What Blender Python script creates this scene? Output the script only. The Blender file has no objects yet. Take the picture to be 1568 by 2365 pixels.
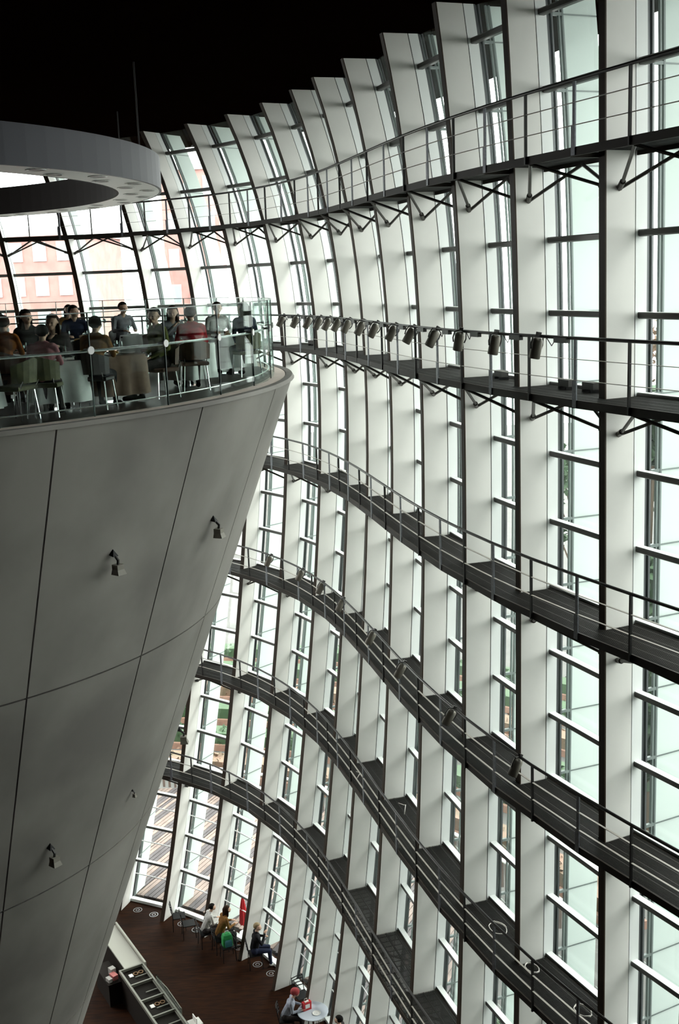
import bpy, bmesh, math, random
import numpy as np
from mathutils import Vector, Matrix
random.seed(7)
SC = bpy.context.scene
COL = SC.collection

# ------------------------------------------------------------------ camera
cam_data = bpy.data.cameras.new('camera')
cam_data.sensor_fit = 'VERTICAL'
cam_data.sensor_height = 36.0
cam_data.sensor_width = 23.87
cam_data.lens = 40.0
cam_data.clip_end = 500
cam = bpy.data.objects.new('camera', cam_data)
COL.objects.link(cam)
PITCH, ROLL = 0.20234, 0.03677
_f = Vector((0, math.cos(PITCH), -math.sin(PITCH)))
_r0 = Vector((1, 0, 0)); _d0 = Vector((0, -math.sin(PITCH), -math.cos(PITCH)))
_r = math.cos(ROLL)*_r0 + math.sin(ROLL)*_d0
_d = -math.sin(ROLL)*_r0 + math.cos(ROLL)*_d0
cam.matrix_world = Matrix(((_r.x, -_d.x, -_f.x, 0), (_r.y, -_d.y, -_f.y, 0), (_r.z, -_d.z, -_f.z, 0), (0, 0, 0, 1)))
SC.camera = cam

# ------------------------------------------------------------------ world: bright overcast sky
W = bpy.data.worlds.new('world'); SC.world = W
W.use_nodes = True
_n = W.node_tree.nodes; _l = W.node_tree.links
_n.clear()
_bg = _n.new('ShaderNodeBackground'); _out = _n.new('ShaderNodeOutputWorld')
_bg.inputs[0].default_value = (1.0, 0.992, 0.965, 1)
_bg.inputs[1].default_value = 6.5
_l.new(_bg.outputs[0], _out.inputs[0])

# a soft high sun, veiled by cloud
_sd = bpy.data.lights.new('sun', 'SUN'); _sd.energy = 3.0; _sd.angle = math.radians(12)
_sd.color = (1.0, 0.97, 0.92)
_so = bpy.data.objects.new('sun', _sd); COL.objects.link(_so)
_so.rotation_euler = Vector((-0.62, -0.30, -0.72)).to_track_quat('-Z', 'Y').to_euler()

SC.view_settings.view_transform = 'Standard'
SC.view_settings.look = 'None'
SC.view_settings.exposure = 0.15
SC.view_settings.gamma = 1.0
SC.view_settings.use_curve_mapping = False
SC.cycles.transparent_max_bounces = 32
SC.cycles.max_bounces = 10
SC.cycles.diffuse_bounces = 6

# ------------------------------------------------------------------ materials
MATS = {}
def mat(name, col, rough=0.6, metal=0.0, noise=0.0, nscale=3.0, col2=None, bump=0.0, bscale=40.0, spec=0.5, stretch=None, emit=None):
    m = bpy.data.materials.new(name); m.use_nodes = True
    nt = m.node_tree; b = nt.nodes['Principled BSDF']
    b.inputs['Base Color'].default_value = (*col, 1)
    b.inputs['Roughness'].default_value = rough
    b.inputs['Metallic'].default_value = metal
    b.inputs['Specular IOR Level'].default_value = spec
    if noise > 0 or col2:
        tc = nt.nodes.new('ShaderNodeTexCoord'); n = nt.nodes.new('ShaderNodeTexNoise')
        n.inputs['Scale'].default_value = nscale; n.inputs['Detail'].default_value = 4
        src = tc.outputs['Object']
        if stretch:
            mp = nt.nodes.new('ShaderNodeMapping'); mp.inputs['Scale'].default_value = stretch
            nt.links.new(src, mp.inputs['Vector']); src = mp.outputs['Vector']
        nt.links.new(src, n.inputs['Vector'])
        cr = nt.nodes.new('ShaderNodeValToRGB')
        c2 = col2 if col2 else tuple(c*(1-noise) for c in col)
        cr.color_ramp.elements[0].position = 0.35; cr.color_ramp.elements[1].position = 0.65
        cr.color_ramp.elements[0].color = (*c2, 1); cr.color_ramp.elements[1].color = (*col, 1)
        nt.links.new(n.outputs['Fac'], cr.inputs['Fac']); nt.links.new(cr.outputs['Color'], b.inputs['Base Color'])
    if bump > 0:
        tc = nt.nodes.new('ShaderNodeTexCoord'); n = nt.nodes.new('ShaderNodeTexNoise')
        n.inputs['Scale'].default_value = bscale
        bp = nt.nodes.new('ShaderNodeBump'); bp.inputs['Strength'].default_value = bump
        nt.links.new(tc.outputs['Object'], n.inputs['Vector']); nt.links.new(n.outputs['Fac'], bp.inputs['Height'])
        nt.links.new(bp.outputs['Normal'], b.inputs['Normal'])
    if emit:
        b.inputs['Emission Color'].default_value = (*emit[0], 1); b.inputs['Emission Strength'].default_value = emit[1]
    MATS[name] = m
    return m

def glass_mat(name, tint, refl=0.06, rough=0.02):
    m = bpy.data.materials.new(name); m.use_nodes = True
    nt = m.node_tree; nt.nodes.clear()
    o = nt.nodes.new('ShaderNodeOutputMaterial'); t = nt.nodes.new('ShaderNodeBsdfTransparent')
    g = nt.nodes.new('ShaderNodeBsdfGlossy'); mx = nt.nodes.new('ShaderNodeMixShader')
    lw = nt.nodes.new('ShaderNodeLayerWeight'); lw.inputs['Blend'].default_value = 0.5
    pw = nt.nodes.new('ShaderNodeMath'); pw.operation = 'POWER'; pw.inputs[1].default_value = 5.0
    mm = nt.nodes.new('ShaderNodeMath'); mm.operation = 'MULTIPLY_ADD'; mm.inputs[1].default_value = 0.32; mm.inputs[2].default_value = refl
    nt.links.new(lw.outputs['Facing'], pw.inputs[0])
    t.inputs[0].default_value = (*tint, 1); g.inputs['Roughness'].default_value = rough
    g.inputs['Color'].default_value = (0.9, 0.95, 0.93, 1)
    nt.links.new(pw.outputs[0], mm.inputs[0]); nt.links.new(mm.outputs[0], mx.inputs[0])
    nt.links.new(t.outputs[0], mx.inputs[1]); nt.links.new(g.outputs[0], mx.inputs[2])
    nt.links.new(mx.outputs[0], o.inputs[0]); MATS[name] = m
    return m

def frost_mat(name, col, clear=0.15):
    m = bpy.data.materials.new(name); m.use_nodes = True
    nt = m.node_tree; nt.nodes.clear()
    o = nt.nodes.new('ShaderNodeOutputMaterial')
    tr = nt.nodes.new('ShaderNodeBsdfTranslucent'); d = nt.nodes.new('ShaderNodeBsdfDiffuse')
    tp = nt.nodes.new('ShaderNodeBsdfTransparent')
    m1 = nt.nodes.new('ShaderNodeMixShader'); m2 = nt.nodes.new('ShaderNodeMixShader')
    tr.inputs[0].default_value = (*col, 1); d.inputs[0].default_value = (*[c*0.9 for c in col], 1)
    tp.inputs[0].default_value = (*col, 1)
    m1.inputs[0].default_value = 0.45; m2.inputs[0].default_value = clear
    nt.links.new(tr.outputs[0], m1.inputs[1]); nt.links.new(d.outputs[0], m1.inputs[2])
    nt.links.new(m1.outputs[0], m2.inputs[1]); nt.links.new(tp.outputs[0], m2.inputs[2])
    nt.links.new(m2.outputs[0], o.inputs[0]); MATS[name] = m
    return m

mat('fin_paint', (0.715, 0.70, 0.67), 0.55, noise=0.04, nscale=2)
mat('edge_shade', (0.030, 0.018, 0.010), 0.6, 0.0, spec=0.2)
mat('joint_dark', (0.03, 0.03, 0.03), 0.7)
mat('strip_paint', (0.78, 0.80, 0.79), 0.5)
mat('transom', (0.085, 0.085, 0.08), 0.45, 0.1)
mat('transom_top_lit', (0.62, 0.64, 0.63), 0.4, 0.1)
mat('mullion', (0.09, 0.095, 0.10), 0.4, 0.3)
mat('outer_frame', (0.16, 0.19, 0.185), 0.5, 0.1)
mat('tie_rod', (0.8, 0.82, 0.82), 0.4)
glass_mat('pane_glass', (0.95, 0.985, 0.97), 0.03)
frost_mat('frosted', (0.79, 0.845, 0.825), 0.10)
mat('grating', (0.030, 0.029, 0.027), 0.55, 0.2, spec=0.3)
mat('channel', (0.018, 0.013, 0.009), 0.6, 0.0, spec=0.2)
mat('handrail', (0.010, 0.008, 0.007), 0.35, 0.3)
mat('flat_bar', (0.30, 0.28, 0.25), 0.45, 0.3)
mat('galvanised', (0.16, 0.17, 0.19), 0.45, 0.5, noise=0.3, nscale=25)
mat('dark_post', (0.012, 0.011, 0.011), 0.5, 0.2)
mat('strut', (0.045, 0.040, 0.033), 0.45, 0.3)
mat('concrete', (0.285, 0.268, 0.248), 0.75, noise=0.0, nscale=0.42, col2=(0.175, 0.162, 0.150), bump=0.08, bscale=30)
mat('concrete_core', (0.02, 0.02, 0.02), 0.9)
mat('lip_stone', (0.90, 0.76, 0.68), 0.6, noise=0.12, nscale=9)
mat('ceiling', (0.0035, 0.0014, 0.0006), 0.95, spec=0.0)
mat('floor_wood', (0.026, 0.0085, 0.0025), 0.65, spec=0.05, col2=(0.011, 0.004, 0.002), nscale=2.0, stretch=(1, 8, 1))
mat('restaurant_floor', (0.035, 0.020, 0.013), 0.45, noise=0.3, nscale=3)
mat('wall_dark', (0.035, 0.026, 0.02), 0.8)
glass_mat('balustrade_glass', (0.935, 0.975, 0.96), 0.001)
mat('glass_edge', (0.03, 0.06, 0.05), 0.2)
mat('steel', (0.62, 0.63, 0.63), 0.25, 0.8)
mat('white_disc', (0.85, 0.85, 0.84), 0.4)
mat('ring_band', (0.030, 0.030, 0.042), 0.5, 0.0, spec=0.2)
mat('ring_under', (0.72, 0.72, 0.70), 0.5)
mat('ring_inner', (0.008, 0.005, 0.004), 0.7, spec=0.1)
mat('lamp_hole', (0.015, 0.013, 0.012), 0.5)
mat('black_metal', (0.010, 0.010, 0.011), 0.55, 0.0, spec=0.2)
mat('spot_body', (0.20, 0.185, 0.155), 0.55, 0.0)
mat('spot_dark', (0.02, 0.018, 0.016), 0.5)
mat('cable_white', (0.5, 0.48, 0.45), 0.5)

# ------------------------------------------------------------------ mesh helpers
def mk(name, verts, faces, m, parent=None, smooth=False):
    me = bpy.data.meshes.new(name)
    me.from_pydata([tuple(v) for v in verts], [], faces)
    if isinstance(m, str): m = MATS[m]
    me.materials.append(m)
    if smooth:
        me.polygons.foreach_set('use_smooth', [True]*len(me.polygons))
    me.update()
    o = bpy.data.objects.new(name, me)
    COL.objects.link(o)
    if parent is not None: o.parent = parent
    return o

def tag(o, label=None, cat=None, group=None, kind=None):
    if label: o['label'] = label
    if cat: o['category'] = cat
    if group: o['group'] = group
    if kind: o['kind'] = kind
    return o

def empty(name, loc=(0, 0, 0), rz=0.0, label=None, cat=None, group=None, kind=None):
    o = bpy.data.objects.new(name, None); COL.objects.link(o)
    o.location = loc; o.rotation_euler = (0, 0, rz); o.empty_display_size = 0.2
    return tag(o, label, cat, group, kind)

class MB:
    """collects solids into one mesh"""
    def __init__(s): s.v = []; s.f = []
    def add(s, v, f):
        b = len(s.v); s.v += [tuple(x) for x in v]; s.f += [tuple(i+b for i in q) for q in f]; return s
    def loft(s, rings, closed_ends=True, loop=False):
        n = len(rings[0]); b = len(s.v)
        for r in rings: s.v += [tuple(x) for x in r]
        m = len(rings)
        for i in range(m if loop else m-1):
            i2 = (i+1) % m
            for k in range(n):
                k2 = (k+1) % n
                s.f.append((b+i*n+k, b+i*n+k2, b+i2*n+k2, b+i2*n+k))
        if closed_ends and not loop:
            s.f.append(tuple(b+k for k in range(n))[::-1]); s.f.append(tuple(b+(m-1)*n+k for k in range(n)))
        return s
    def box(s, c, sx, sy, sz, rz=0.0):
        ca, sa = math.cos(rz), math.sin(rz); vs = []
        for z in (-sz/2, sz/2):
            for x, y in ((-sx/2, -sy/2), (sx/2, -sy/2), (sx/2, sy/2), (-sx/2, sy/2)):
                vs.append((c[0]+x*ca-y*sa, c[1]+x*sa+y*ca, c[2]+z))
        return s.add(vs, [(3, 2, 1, 0), (4, 5, 6, 7), (0, 1, 5, 4), (1, 2, 6, 5), (2, 3, 7, 6), (3, 0, 4, 7)])
    def beam(s, a, b, w, h, up=(0, 0, 1)):
        a = Vector(a); b = Vector(b); d = (b-a).normalized(); u = Vector(up)
        x = d.cross(u)
        if x.length < 1e-4: x = d.cross(Vector((1, 0, 0)))
        x.normalize(); y = x.cross(d)
        rr = []
        for p in (a, b):
            rr.append([p-x*w/2-y*h/2, p+x*w/2-y*h/2, p+x*w/2+y*h/2, p-x*w/2+y*h/2])
        return s.loft(rr)
    def tube(s, pts, r, n=6, r2=None):
        pts = [Vector(p) for p in pts]; rings = []; px = None
        for i, p in enumerate(pts):
            d = (pts[min(i+1, len(pts)-1)]-pts[max(i-1, 0)]).normalized()
            if px is None:
                px = d.cross(Vector((0, 0, 1)))
                if px.length < 1e-3: px = Vector((1, 0, 0))
            px = (px-d*px.dot(d)).normalized(); py = d.cross(px)
            rad = r if r2 is None else r+(r2-r)*i/(len(pts)-1)
            rings.append([p+(px*math.cos(a)+py*math.sin(a))*rad for a in [2*math.pi*k/n for k in range(n)]])
        return s.loft(rings)
    def lathe(s, prof, c=(0, 0, 0), n=24, a0=0.0, a1=2*math.pi):
        """prof: list of (r, z) closed polygon, swept round z"""
        full = abs(a1-a0-2*math.pi) < 1e-6
        cnt = n if full else n+1
        rings = []
        for i in range(cnt):
            a = a0+(a1-a0)*i/n
            rings.append([(c[0]+r*math.cos(a), c[1]+r*math.sin(a), c[2]+z) for r, z in prof])
        return s.loft(rings, True, full)
    def cyl(s, c, r, h, n=16, r2=None):
        r2 = r if r2 is None else r2
        rr = [[(c[0]+q*math.cos(2*math.pi*k/n), c[1]+q*math.sin(2*math.pi*k/n), c[2]+z) for k in range(n)] for q, z in ((r, 0), (r2, h))]
        return s.loft(rr)
    def sphere(s, c, rx, ry, rz_, n=10, m=6):
        rings = []
        for i in range(m+1):
            t = math.pi*(i/m*0.98+0.01)
            rings.append([(c[0]+rx*math.sin(t)*math.cos(2*math.pi*k/n), c[1]+ry*math.sin(t)*math.sin(2*math.pi*k/n), c[2]-rz_*math.cos(t)) for k in range(n)])
        return s.loft(rings)
    def build(s, name, m, parent=None, smooth=False):
        return mk(name, s.v, s.f, m, parent, smooth)

def copy_tree(o, parent=None):
    c = o.copy(); COL.objects.link(c)
    if parent is not None: c.parent = parent
    for ch in list(o.children): copy_tree(ch, c)
    return c

# ------------------------------------------------------------------ the undulating facade: plan position of the fins' inner edge, over height
_CX = [0.5447, 0.9296, -0.6079, -0.6344, -0.6285, -3.7817, 1.2076, -0.825, -0.9577, -0.2847, -2.7867, -0.4644, 0.2435, 0.3618, 0.5233, -4.2563, -0.7534, 0.4194, 0.4044, 0.4438, -0.0518, -0.3498, 1.1479, 0.2842]
_CY = [28.1314, 0.3659, -0.3993, 0.0419, 0.0561, 14.0461, 0.5075, -0.4705, -0.0618, -0.1241, -0.9588, 0.4899, -0.3994, 0.1147, 0.076, -2.4043, 0.2406, 0.1897, -0.0497, -0.8741, -0.4104, 0.149, 0.0821, -0.177]
_AB = [(a, b) for a in range(6) for b in range(5) if a+b <= 6]
_SJ = [-2.0, -1.0, 0.0, 1.02, 1.963, 3.001, 4.063, 5.005, 5.724, 6.599, 7.489, 8.353, 9.172, 9.934, 10.878, 11.738, 12.47, 13.3]
def sj(j):
    if j <= -2: return float(j)
    i = min(int(math.floor(j)), 14); fr = j-i
    return _SJ[i+2]+(_SJ[i+3]-_SJ[i+2])*fr
def _raw(s, z):
    u = (s-5.0)/6.0; v = (z+8.0)/13.0
    up = [1, u, u*u, u**3, u**4, u**5]; vp = [1, v, v*v, v**3, v**4]
    x = y = 0.0
    for (a, b), cx, cy in zip(_AB, _CX, _CY):
        t = up[a]*vp[b]; x += cx*t; y += cy*t
    return x, y
_PC = {}
def plan(s, z):
    key = (round(s, 4), round(z, 4))
    if key in _PC: return _PC[key]
    s0 = min(max(s, -1.5), 12.8)
    x, y = _raw(s0, z)
    x1, y1 = _raw(s0+0.02, z); x0, y0 = _raw(s0-0.02, z)
    tx, ty = (x1-x0)/0.04, (y1-y0)/0.04
    x += tx*(s-s0); y += ty*(s-s0)
    L = math.hypot(tx, ty)
    _PC[key] = (x, y, tx/L, ty/L)
    return _PC[key]
def FP(s, z, d, t=0.0, dz=0.0):
    """point on the facade: parameter s, height z, distance d outwards from the fins' inner edge, t along the wall"""
    x, y, tx, ty = plan(s, z)
    return Vector((x+ty*d+tx*t, y-tx*d+ty*t, z+dz))

ZF, ZC = -20.91, 4.64           # ground floor and ceiling
ST = 3.5259                     # height between catwalks
def ZK(k): return -1.8628-ST*(k-2)
HM = ST/3
LEV = [ZK(1)+2*HM, ZK(1)+HM]+[ZK(1)-m*HM for m in range(0, 19)]
LEV = [z for z in LEV if ZF+0.5 < z < ZC-0.2]
J0, J1 = -4, 15
ZS = [ZC-(ZC-ZF)*i/34 for i in range(35)]

facade = empty('wall_right', (0, 0, 0), 0, 'undulating glass wall with tall pale fins curving round the hall', 'wall', None, 'structure')
def fin_section(j, d0, d1, th, zs, dz=0.0):
    s = sj(j); rr = []
    for z in zs:
        rr.append([FP(s, z, d0, -th/2), FP(s, z, d1, -th/2), FP(s, z, d1, th/2), FP(s, z, d0, th/2)])
    return rr
for j in range(J0, J1+1):
    fin = MB().loft(fin_section(j, 0.025, 0.53, 0.125, ZS)).build('fin', 'fin_paint', facade)
    MB().loft(fin_section(j, 0.0, 0.025, 0.145, ZS)).build('shaded_edge', 'edge_shade', fin)  # dark brown strip: shade on the inward edge put into the colour
    MB().loft(fin_section(j, 0.53, 0.55, 0.09, ZS)).build('joint_strip', 'joint_dark', fin)
    MB().loft(fin_section(j, 0.55, 0.75, 0.115, ZS)).build('rear_strip', 'strip_paint', fin)
    MB().loft(fin_section(j, 0.75, 0.79, 0.10, ZS)).loft(fin_section(j, 0.83, 0.865, 0.12, ZS)).build('mullion_frame', 'mullion', fin)
    b = MB().loft(fin_section(j, 1.00, 1.025, 0.05, ZS)).loft(fin_section(j, 1.06, 1.09, 0.06, ZS))
    for z in LEV: b.beam(FP(sj(j), z, 0.86), FP(sj(j), z, 1.07), 0.05, 0.05).beam(FP(sj(j), z, 1.08), FP(sj(j), z, 1.735), 0.026, 0.024)
    b.build('louver_frame', 'outer_frame', fin)
    edges = [ZC]+LEV+[ZF]
    for a, c in zip(edges[:-1], edges[1:]):
        MB().loft(fin_section(j, 1.085, 1.74, 0.02, [a-0.012, (a+c)/2, c+0.012])).build('louver_panel', 'frosted', fin)

wn = 0
for j in range(J0, J1):
    wn += 1
    win = empty('window_%d' % wn, (0, 0, 0), 0, 'tall glazed bay of the curved wall, bay number %d along the wall from the near end' % wn, 'window', None, 'structure')
    sa, sb = sj(j), sj(j+1)
    edges = [ZC]+LEV+[ZF+0.10]
    for a, c in zip(edges[:-1], edges[1:]):
        rr = []
        for z in (a, c):
            p0, p1 = FP(sa, z, 0.80, 0.03), FP(sb, z, 0.80, -0.03)
            q0, q1 = FP(sa, z, 0.82, 0.03), FP(sb, z, 0.82, -0.03)
            rr.append([p0, p1, q1, q0])
        MB().loft(rr).build('pane', 'pane_glass', win)
    for z in LEV:
        p0, p1 = FP(sa, z, 0.66, 0.058), FP(sb, z, 0.66, -0.058)
        dr = (p1-p0).normalized(); nn = Vector((dr.y, -dr.x, 0)).normalized()
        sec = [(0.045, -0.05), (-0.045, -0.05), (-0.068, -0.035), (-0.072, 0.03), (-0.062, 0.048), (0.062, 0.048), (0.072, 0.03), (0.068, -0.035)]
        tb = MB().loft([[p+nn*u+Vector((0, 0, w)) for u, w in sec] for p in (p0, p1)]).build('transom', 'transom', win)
        tb.data.materials.append(MATS['transom_top_lit'])
        for q in (3, 4, 5): tb.data.polygons[q].material_index = 1 if q == 4 else 0  # paler top face: sky light falling on it is put into the colour
    for z in (ZF+0.9, ZF+2.02, ZF+3.2):
        MB().tube([FP(sa, z, 0.77, 0.05), FP(sb, z, 0.77, -0.05)], 0.018).build('tie_rod', 'tie_rod', win)
    # sill on the floor
    p0, p1 = FP(sa, ZF, 0.78, 0.058), FP(sb, ZF, 0.78, -0.058)
    MB().beam(p0+Vector((0, 0, 0.05)), p1+Vector((0, 0, 0.05)), 0.16, 0.10).build('sill', 'strip_paint', win)

# ------------------------------------------------------------------ shell: floor, ceiling, closed walls behind
def outline(z, d):
    pts = [FP(J0+(13.3-J0)*i/70, z, d) for i in range(71)]
    return [(p.x, p.y) for p in pts]+[(-23, 33), (-23, -9), (10, -9)]
def slab(name, z0, z1, d, m):
    o = outline(z0, d); n = len(o)
    v = [(x, y, z0) for x, y in o]+[(x, y, z1) for x, y in o]
    f = [tuple(range(n))[::-1], tuple(range(n, 2*n))]+[(i, (i+1) % n, n+(i+1) % n, n+i) for i in range(n)]
    ob = mk(name, v, f, m)
    bm = bmesh.new(); bm.from_mesh(ob.data); bmesh.ops.recalc_face_normals(bm, faces=bm.faces[:])
    bmesh.ops.triangulate(bm, faces=[q for q in bm.faces if len(q.verts) > 4]); bm.to_mesh(ob.data); bm.free()
    return ob
tag(slab('floor', ZF, ZF-0.25, 1.0, 'floor_wood'), 'dark brown wooden ground floor far below', 'floor', None, 'structure')
tag(slab('ceiling', ZC, ZC+0.35, 4.5, 'ceiling'), 'flat dark ceiling with a wavy edge along the glass wall, extended outside as an added eave', 'ceiling', None, 'structure')  # part beyond the glass is an added eave that cuts sky light
tag(MB().box((-23.1, 12, -8.1), 0.25, 42.2, 26).build('wall_left', 'wall_dark'), 'dark inner wall on the gallery side', 'wall', None, 'structure')
_nw = MB().loft([[FP(J0, z, 0.2, -0.1), FP(J0, z, 0.9, -0.1), Vector((10.6, -9, z)), Vector((9.9, -9, z))] for z in ZS])  # added where the glass would run on, keeps light off the cone
tag(_nw.build('wall_light_block', 'wall_dark'), 'added dark solid wall beside the viewer, blocking light from behind', 'wall', None, 'structure')
tag(MB().box((-6.3, -9.15, -8.1), 33.6, 0.25, 26).build('wall_back', 'wall_dark'), 'dark end wall behind the viewer', 'wall', None, 'structure')

# ------------------------------------------------------------------ catwalks
CAT_LABEL = {1: 'uppermost steel catwalk hugging the glass wall just under the ceiling',
             2: 'steel catwalk carrying a long row of spotlights, level with the restaurant',
             3: 'third steel catwalk from the top, first one below the restaurant rim',
             4: 'fourth steel catwalk from the top with a few spotlights on its rail',
             5: 'fifth steel catwalk from the top, second from the bottom',
             6: 'lowest steel catwalk, nearest the ground floor'}
RAIL = -0.47
for k in range(1, 7):
    z = ZK(k)
    cw = empty('catwalk', tuple(FP(0, z, 0)), 0, CAT_LABEL[k], 'catwalk', 'maintenance catwalks along the glass wall')
    off = Vector(cw.location)
    jmax = 15 if k == 1 else 13
    def B(mb, name, m, sm=False):
        mb.v = [tuple(Vector(q)-off) for q in mb.v]
        return mb.build(name, m, cw, sm)
    for j in range(-4, jmax):
        sa, sb = sj(j), sj(j+1); sm_ = sj(j+0.5)
        g = MB()
        d = -0.44
        i = 0
        while d < 0.56:
            thick = 0.012 if i % 9 == 0 else 0.006
            t = 0.0 if d < -0.01 else 0.09
            g.beam(FP(sa, z, d, t, -0.02), FP(sb, z, d, -t, -0.02), thick, 0.035)
            d += 0.026; i += 1
        for q in range(1, 12):
            s = sa+(sb-sa)*q/12
            g.beam(FP(s, z, -0.44, 0, -0.028), FP(s, z, 0.54, 0, -0.028), 0.008, 0.018)
        B(g, 'grating', 'grating')
        B(MB().beam(FP(sa, z, -0.455, 0, -0.05), FP(sb, z, -0.455, 0, -0.05), 0.03, 0.12), 'edge_channel', 'channel')
        B(MB().beam(FP(sa, z, 0.57, 0.07, -0.05), FP(sb, z, 0.57, -0.07, -0.05), 0.03, 0.10), 'outer_channel', 'channel')
        B(MB().beam(FP(sa, z, -0.44, 0.10, -0.085), FP(sa, z, 0.55, 0.10, -0.085), 0.05, 0.07), 'bearer', 'channel')
        B(MB().tube([FP(sa, z, RAIL, 0, 0.9), FP(sm_, z, RAIL, 0, 0.9), FP(sb, z, RAIL, 0, 0.9)], 0.026, 8), 'handrail', 'handrail')
        for h in (0.30, 0.60):
            B(MB().beam(FP(sa, z, RAIL, 0, h), FP(sm_, z, RAIL, 0, h), 0.034, 0.008).beam(FP(sm_, z, RAIL, 0, h), FP(sb, z, RAIL, 0, h), 0.034, 0.008), 'rail_bar', 'flat_bar')
        p = FP(sa, z, RAIL)
        B(MB().beam(p+Vector((0, 0, -0.1)), p+Vector((0, 0, 0.88)), 0.022, 0.06, plan(sa, z)[2:]+(0,)).beam(FP(sa, z, RAIL, 0.035, -0.1), FP(sa, z, RAIL, 0.035, 0.30), 0.012, 0.07, plan(sa, z)[2:]+(0,)), 'post', 'galvanised')
        p = FP(sm_, z, RAIL)
        B(MB().beam(p+Vector((0, 0, -0.1)), p+Vector((0, 0, 0.88)), 0.04, 0.03, plan(sm_, z)[2:]+(0,)), 'post', 'dark_post')
        # struts from the fins up to mid bay
        zn = z-0.55
        na, nb = FP(sa, zn, 0.26, 0.085), FP(sb, zn, 0.26, -0.085)
        ma, mb_ = FP(sj(j+0.48), z, -0.42, 0, -0.1), FP(sj(j+0.48), z, 0.50, 0, -0.1)
        for nd in (na, nb):
            for mm in (ma, mb_):
                B(MB().tube([nd, mm], 0.027, 6), 'strut', 'strut')
            B(MB().tube([nd+(FP(sj(j+0.5), zn, 0.26)-nd).normalized()*-0.03, nd+(ma-nd)*0.16], 0.045, 8), 'strut_socket', 'strut')

# ------------------------------------------------------------------ the inverted concrete cone with the restaurant on top
CC = (-10.0, 21.55)
def RZ(z): return 9.27+0.374*(z+1.6)
ZR = -1.75
cone = empty('wall_cone', (CC[0], CC[1], ZF), 0, 'huge inverted concrete cone rising from the floor to the restaurant', 'cone', None, 'structure')
core = MB()
rr = []
for z in (ZF, ZR-0.06):
    rr.append([(RZ(z)*0.0+(RZ(z)-0.07)*math.cos(a), (RZ(z)-0.07)*math.sin(a), z-ZF) for a in [2*math.pi*i/96 for i in range(96)]])
core.loft(rr).build('core', 'concrete_core', cone)
SEG = 21; A0 = math.radians(-46.5); DA = 2*math.pi/SEG
rows = [(ZR-0.05, -5.93), (-5.93, -10.03), (-10.03, -14.13), (-14.13, -18.23), (-18.23, ZF)]
for (zt, zb) in rows:
    for i in range(SEG):
        g = 0.014
        rr = []
        n = 17
        zt2, zb2 = zt-(g if zt < -2 else 0), zb+(g if zb > ZF else 0)
        b = MB()
        for q in range(n):
            ring = []
            for (z, dr) in ((zt2, -0.06), (zt2, 0), (zb2, 0), (zb2, -0.06)):
                r = RZ(z)
                ga = g/r
                a = A0+DA*i+ga+(DA-2*ga)*q/(n-1)
                ring.append(((r+dr)*math.cos(a), (r+dr)*math.sin(a), z-ZF))
            rr.append(ring)
        o = b.loft(rr).build('panel', 'concrete', cone)
# rim: outer concrete lip, groove, warm stone strip
def conering(name, prof, m, parent, n=120):
    return MB().lathe([(r, z-ZF) for r, z in prof], (0, 0, 0), n).build(name, m, parent)
conering('rim_lip', [(9.08, ZR-0.055), (9.08, ZR+0.005), (9.20, ZR+0.005), (9.235, ZR-0.055)], 'concrete', cone)
conering('rim_strip', [(8.80, ZR-0.055), (8.80, ZR), (9.065, ZR), (9.065, ZR-0.055)], 'lip_stone', cone)
rf = MB().cyl((CC[0], CC[1], ZR-0.05), 8.80, 0.045, 96).build('floor_restaurant', 'restaurant_floor')
tag(rf, 'dark round floor of the restaurant on top of the cone', 'floor', None, 'structure')

# ------------------------------------------------------------------ glass balustrade round the restaurant
bal = empty('glass_balustrade', (CC[0], CC[1], ZR), 0, 'curved frameless glass balustrade round the restaurant edge', 'balustrade')
RB = 8.85; PA = math.radians(9.35); B0 = math.radians(-50.5-9.35*7)
for i in range(37):
    a0 = B0+PA*i; a1 = a0+PA; g = 0.006/RB
    rr = []
    for q in range(5):
        a = a0+g+(a1-a0-2*g)*q/4
        rr.append([((RB-0.01)*math.cos(a), (RB-0.01)*math.sin(a), 0), ((RB+0.01)*math.cos(a), (RB+0.01)*math.sin(a), 0), ((RB+0.01)*math.cos(a), (RB+0.01)*math.sin(a), 1.41), ((RB-0.01)*math.cos(a), (RB-0.01)*math.sin(a), 1.41)])
    MB().loft(rr).build('pane', 'balustrade_glass', bal)
    rr2 = [[((RB+x)*math.cos(a), (RB+x)*math.sin(a), zz) for x, zz in ((-0.012, 1.41), (0.012, 1.41), (0.012, 1.424), (-0.012, 1.424))] for a in [a0+(a1-a0)*q/4 for q in range(5)]]
    MB().loft(rr2).build('top_edge', 'glass_edge', bal)
    ca, sa_ = math.cos(a0), math.sin(a0)
    MB().beam((RB*ca, RB*sa_, 0), (RB*ca, RB*sa_, 1.41), 0.012, 0.024, (ca, sa_, 0)).build('joint', 'glass_edge', bal)
    for h, rad, nm in ((0.895, 0.02, 'handrail'), (0.13, 0.012, 'foot_rail')):
        MB().tube([((RB-0.09)*math.cos(a), (RB-0.09)*math.sin(a), h) for a in [a0+(a1-a0)*q/4 for q in range(5)]], rad, 6).build(nm, 'steel', bal)
    dd = MB().tube([((RB+0.012)*ca, (RB+0.012)*sa_, 0.91), ((RB+0.035)*ca, (RB+0.035)*sa_, 0.91)], 0.055, 14)
    dd.build('disc_fitting', 'white_disc', bal)
    MB().tube([((RB-0.12)*ca, (RB-0.12)*sa_, 0.91), ((RB-0.012)*ca, (RB-0.012)*sa_, 0.91)], 0.02, 8).build('rail_bracket', 'steel', bal)

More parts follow.
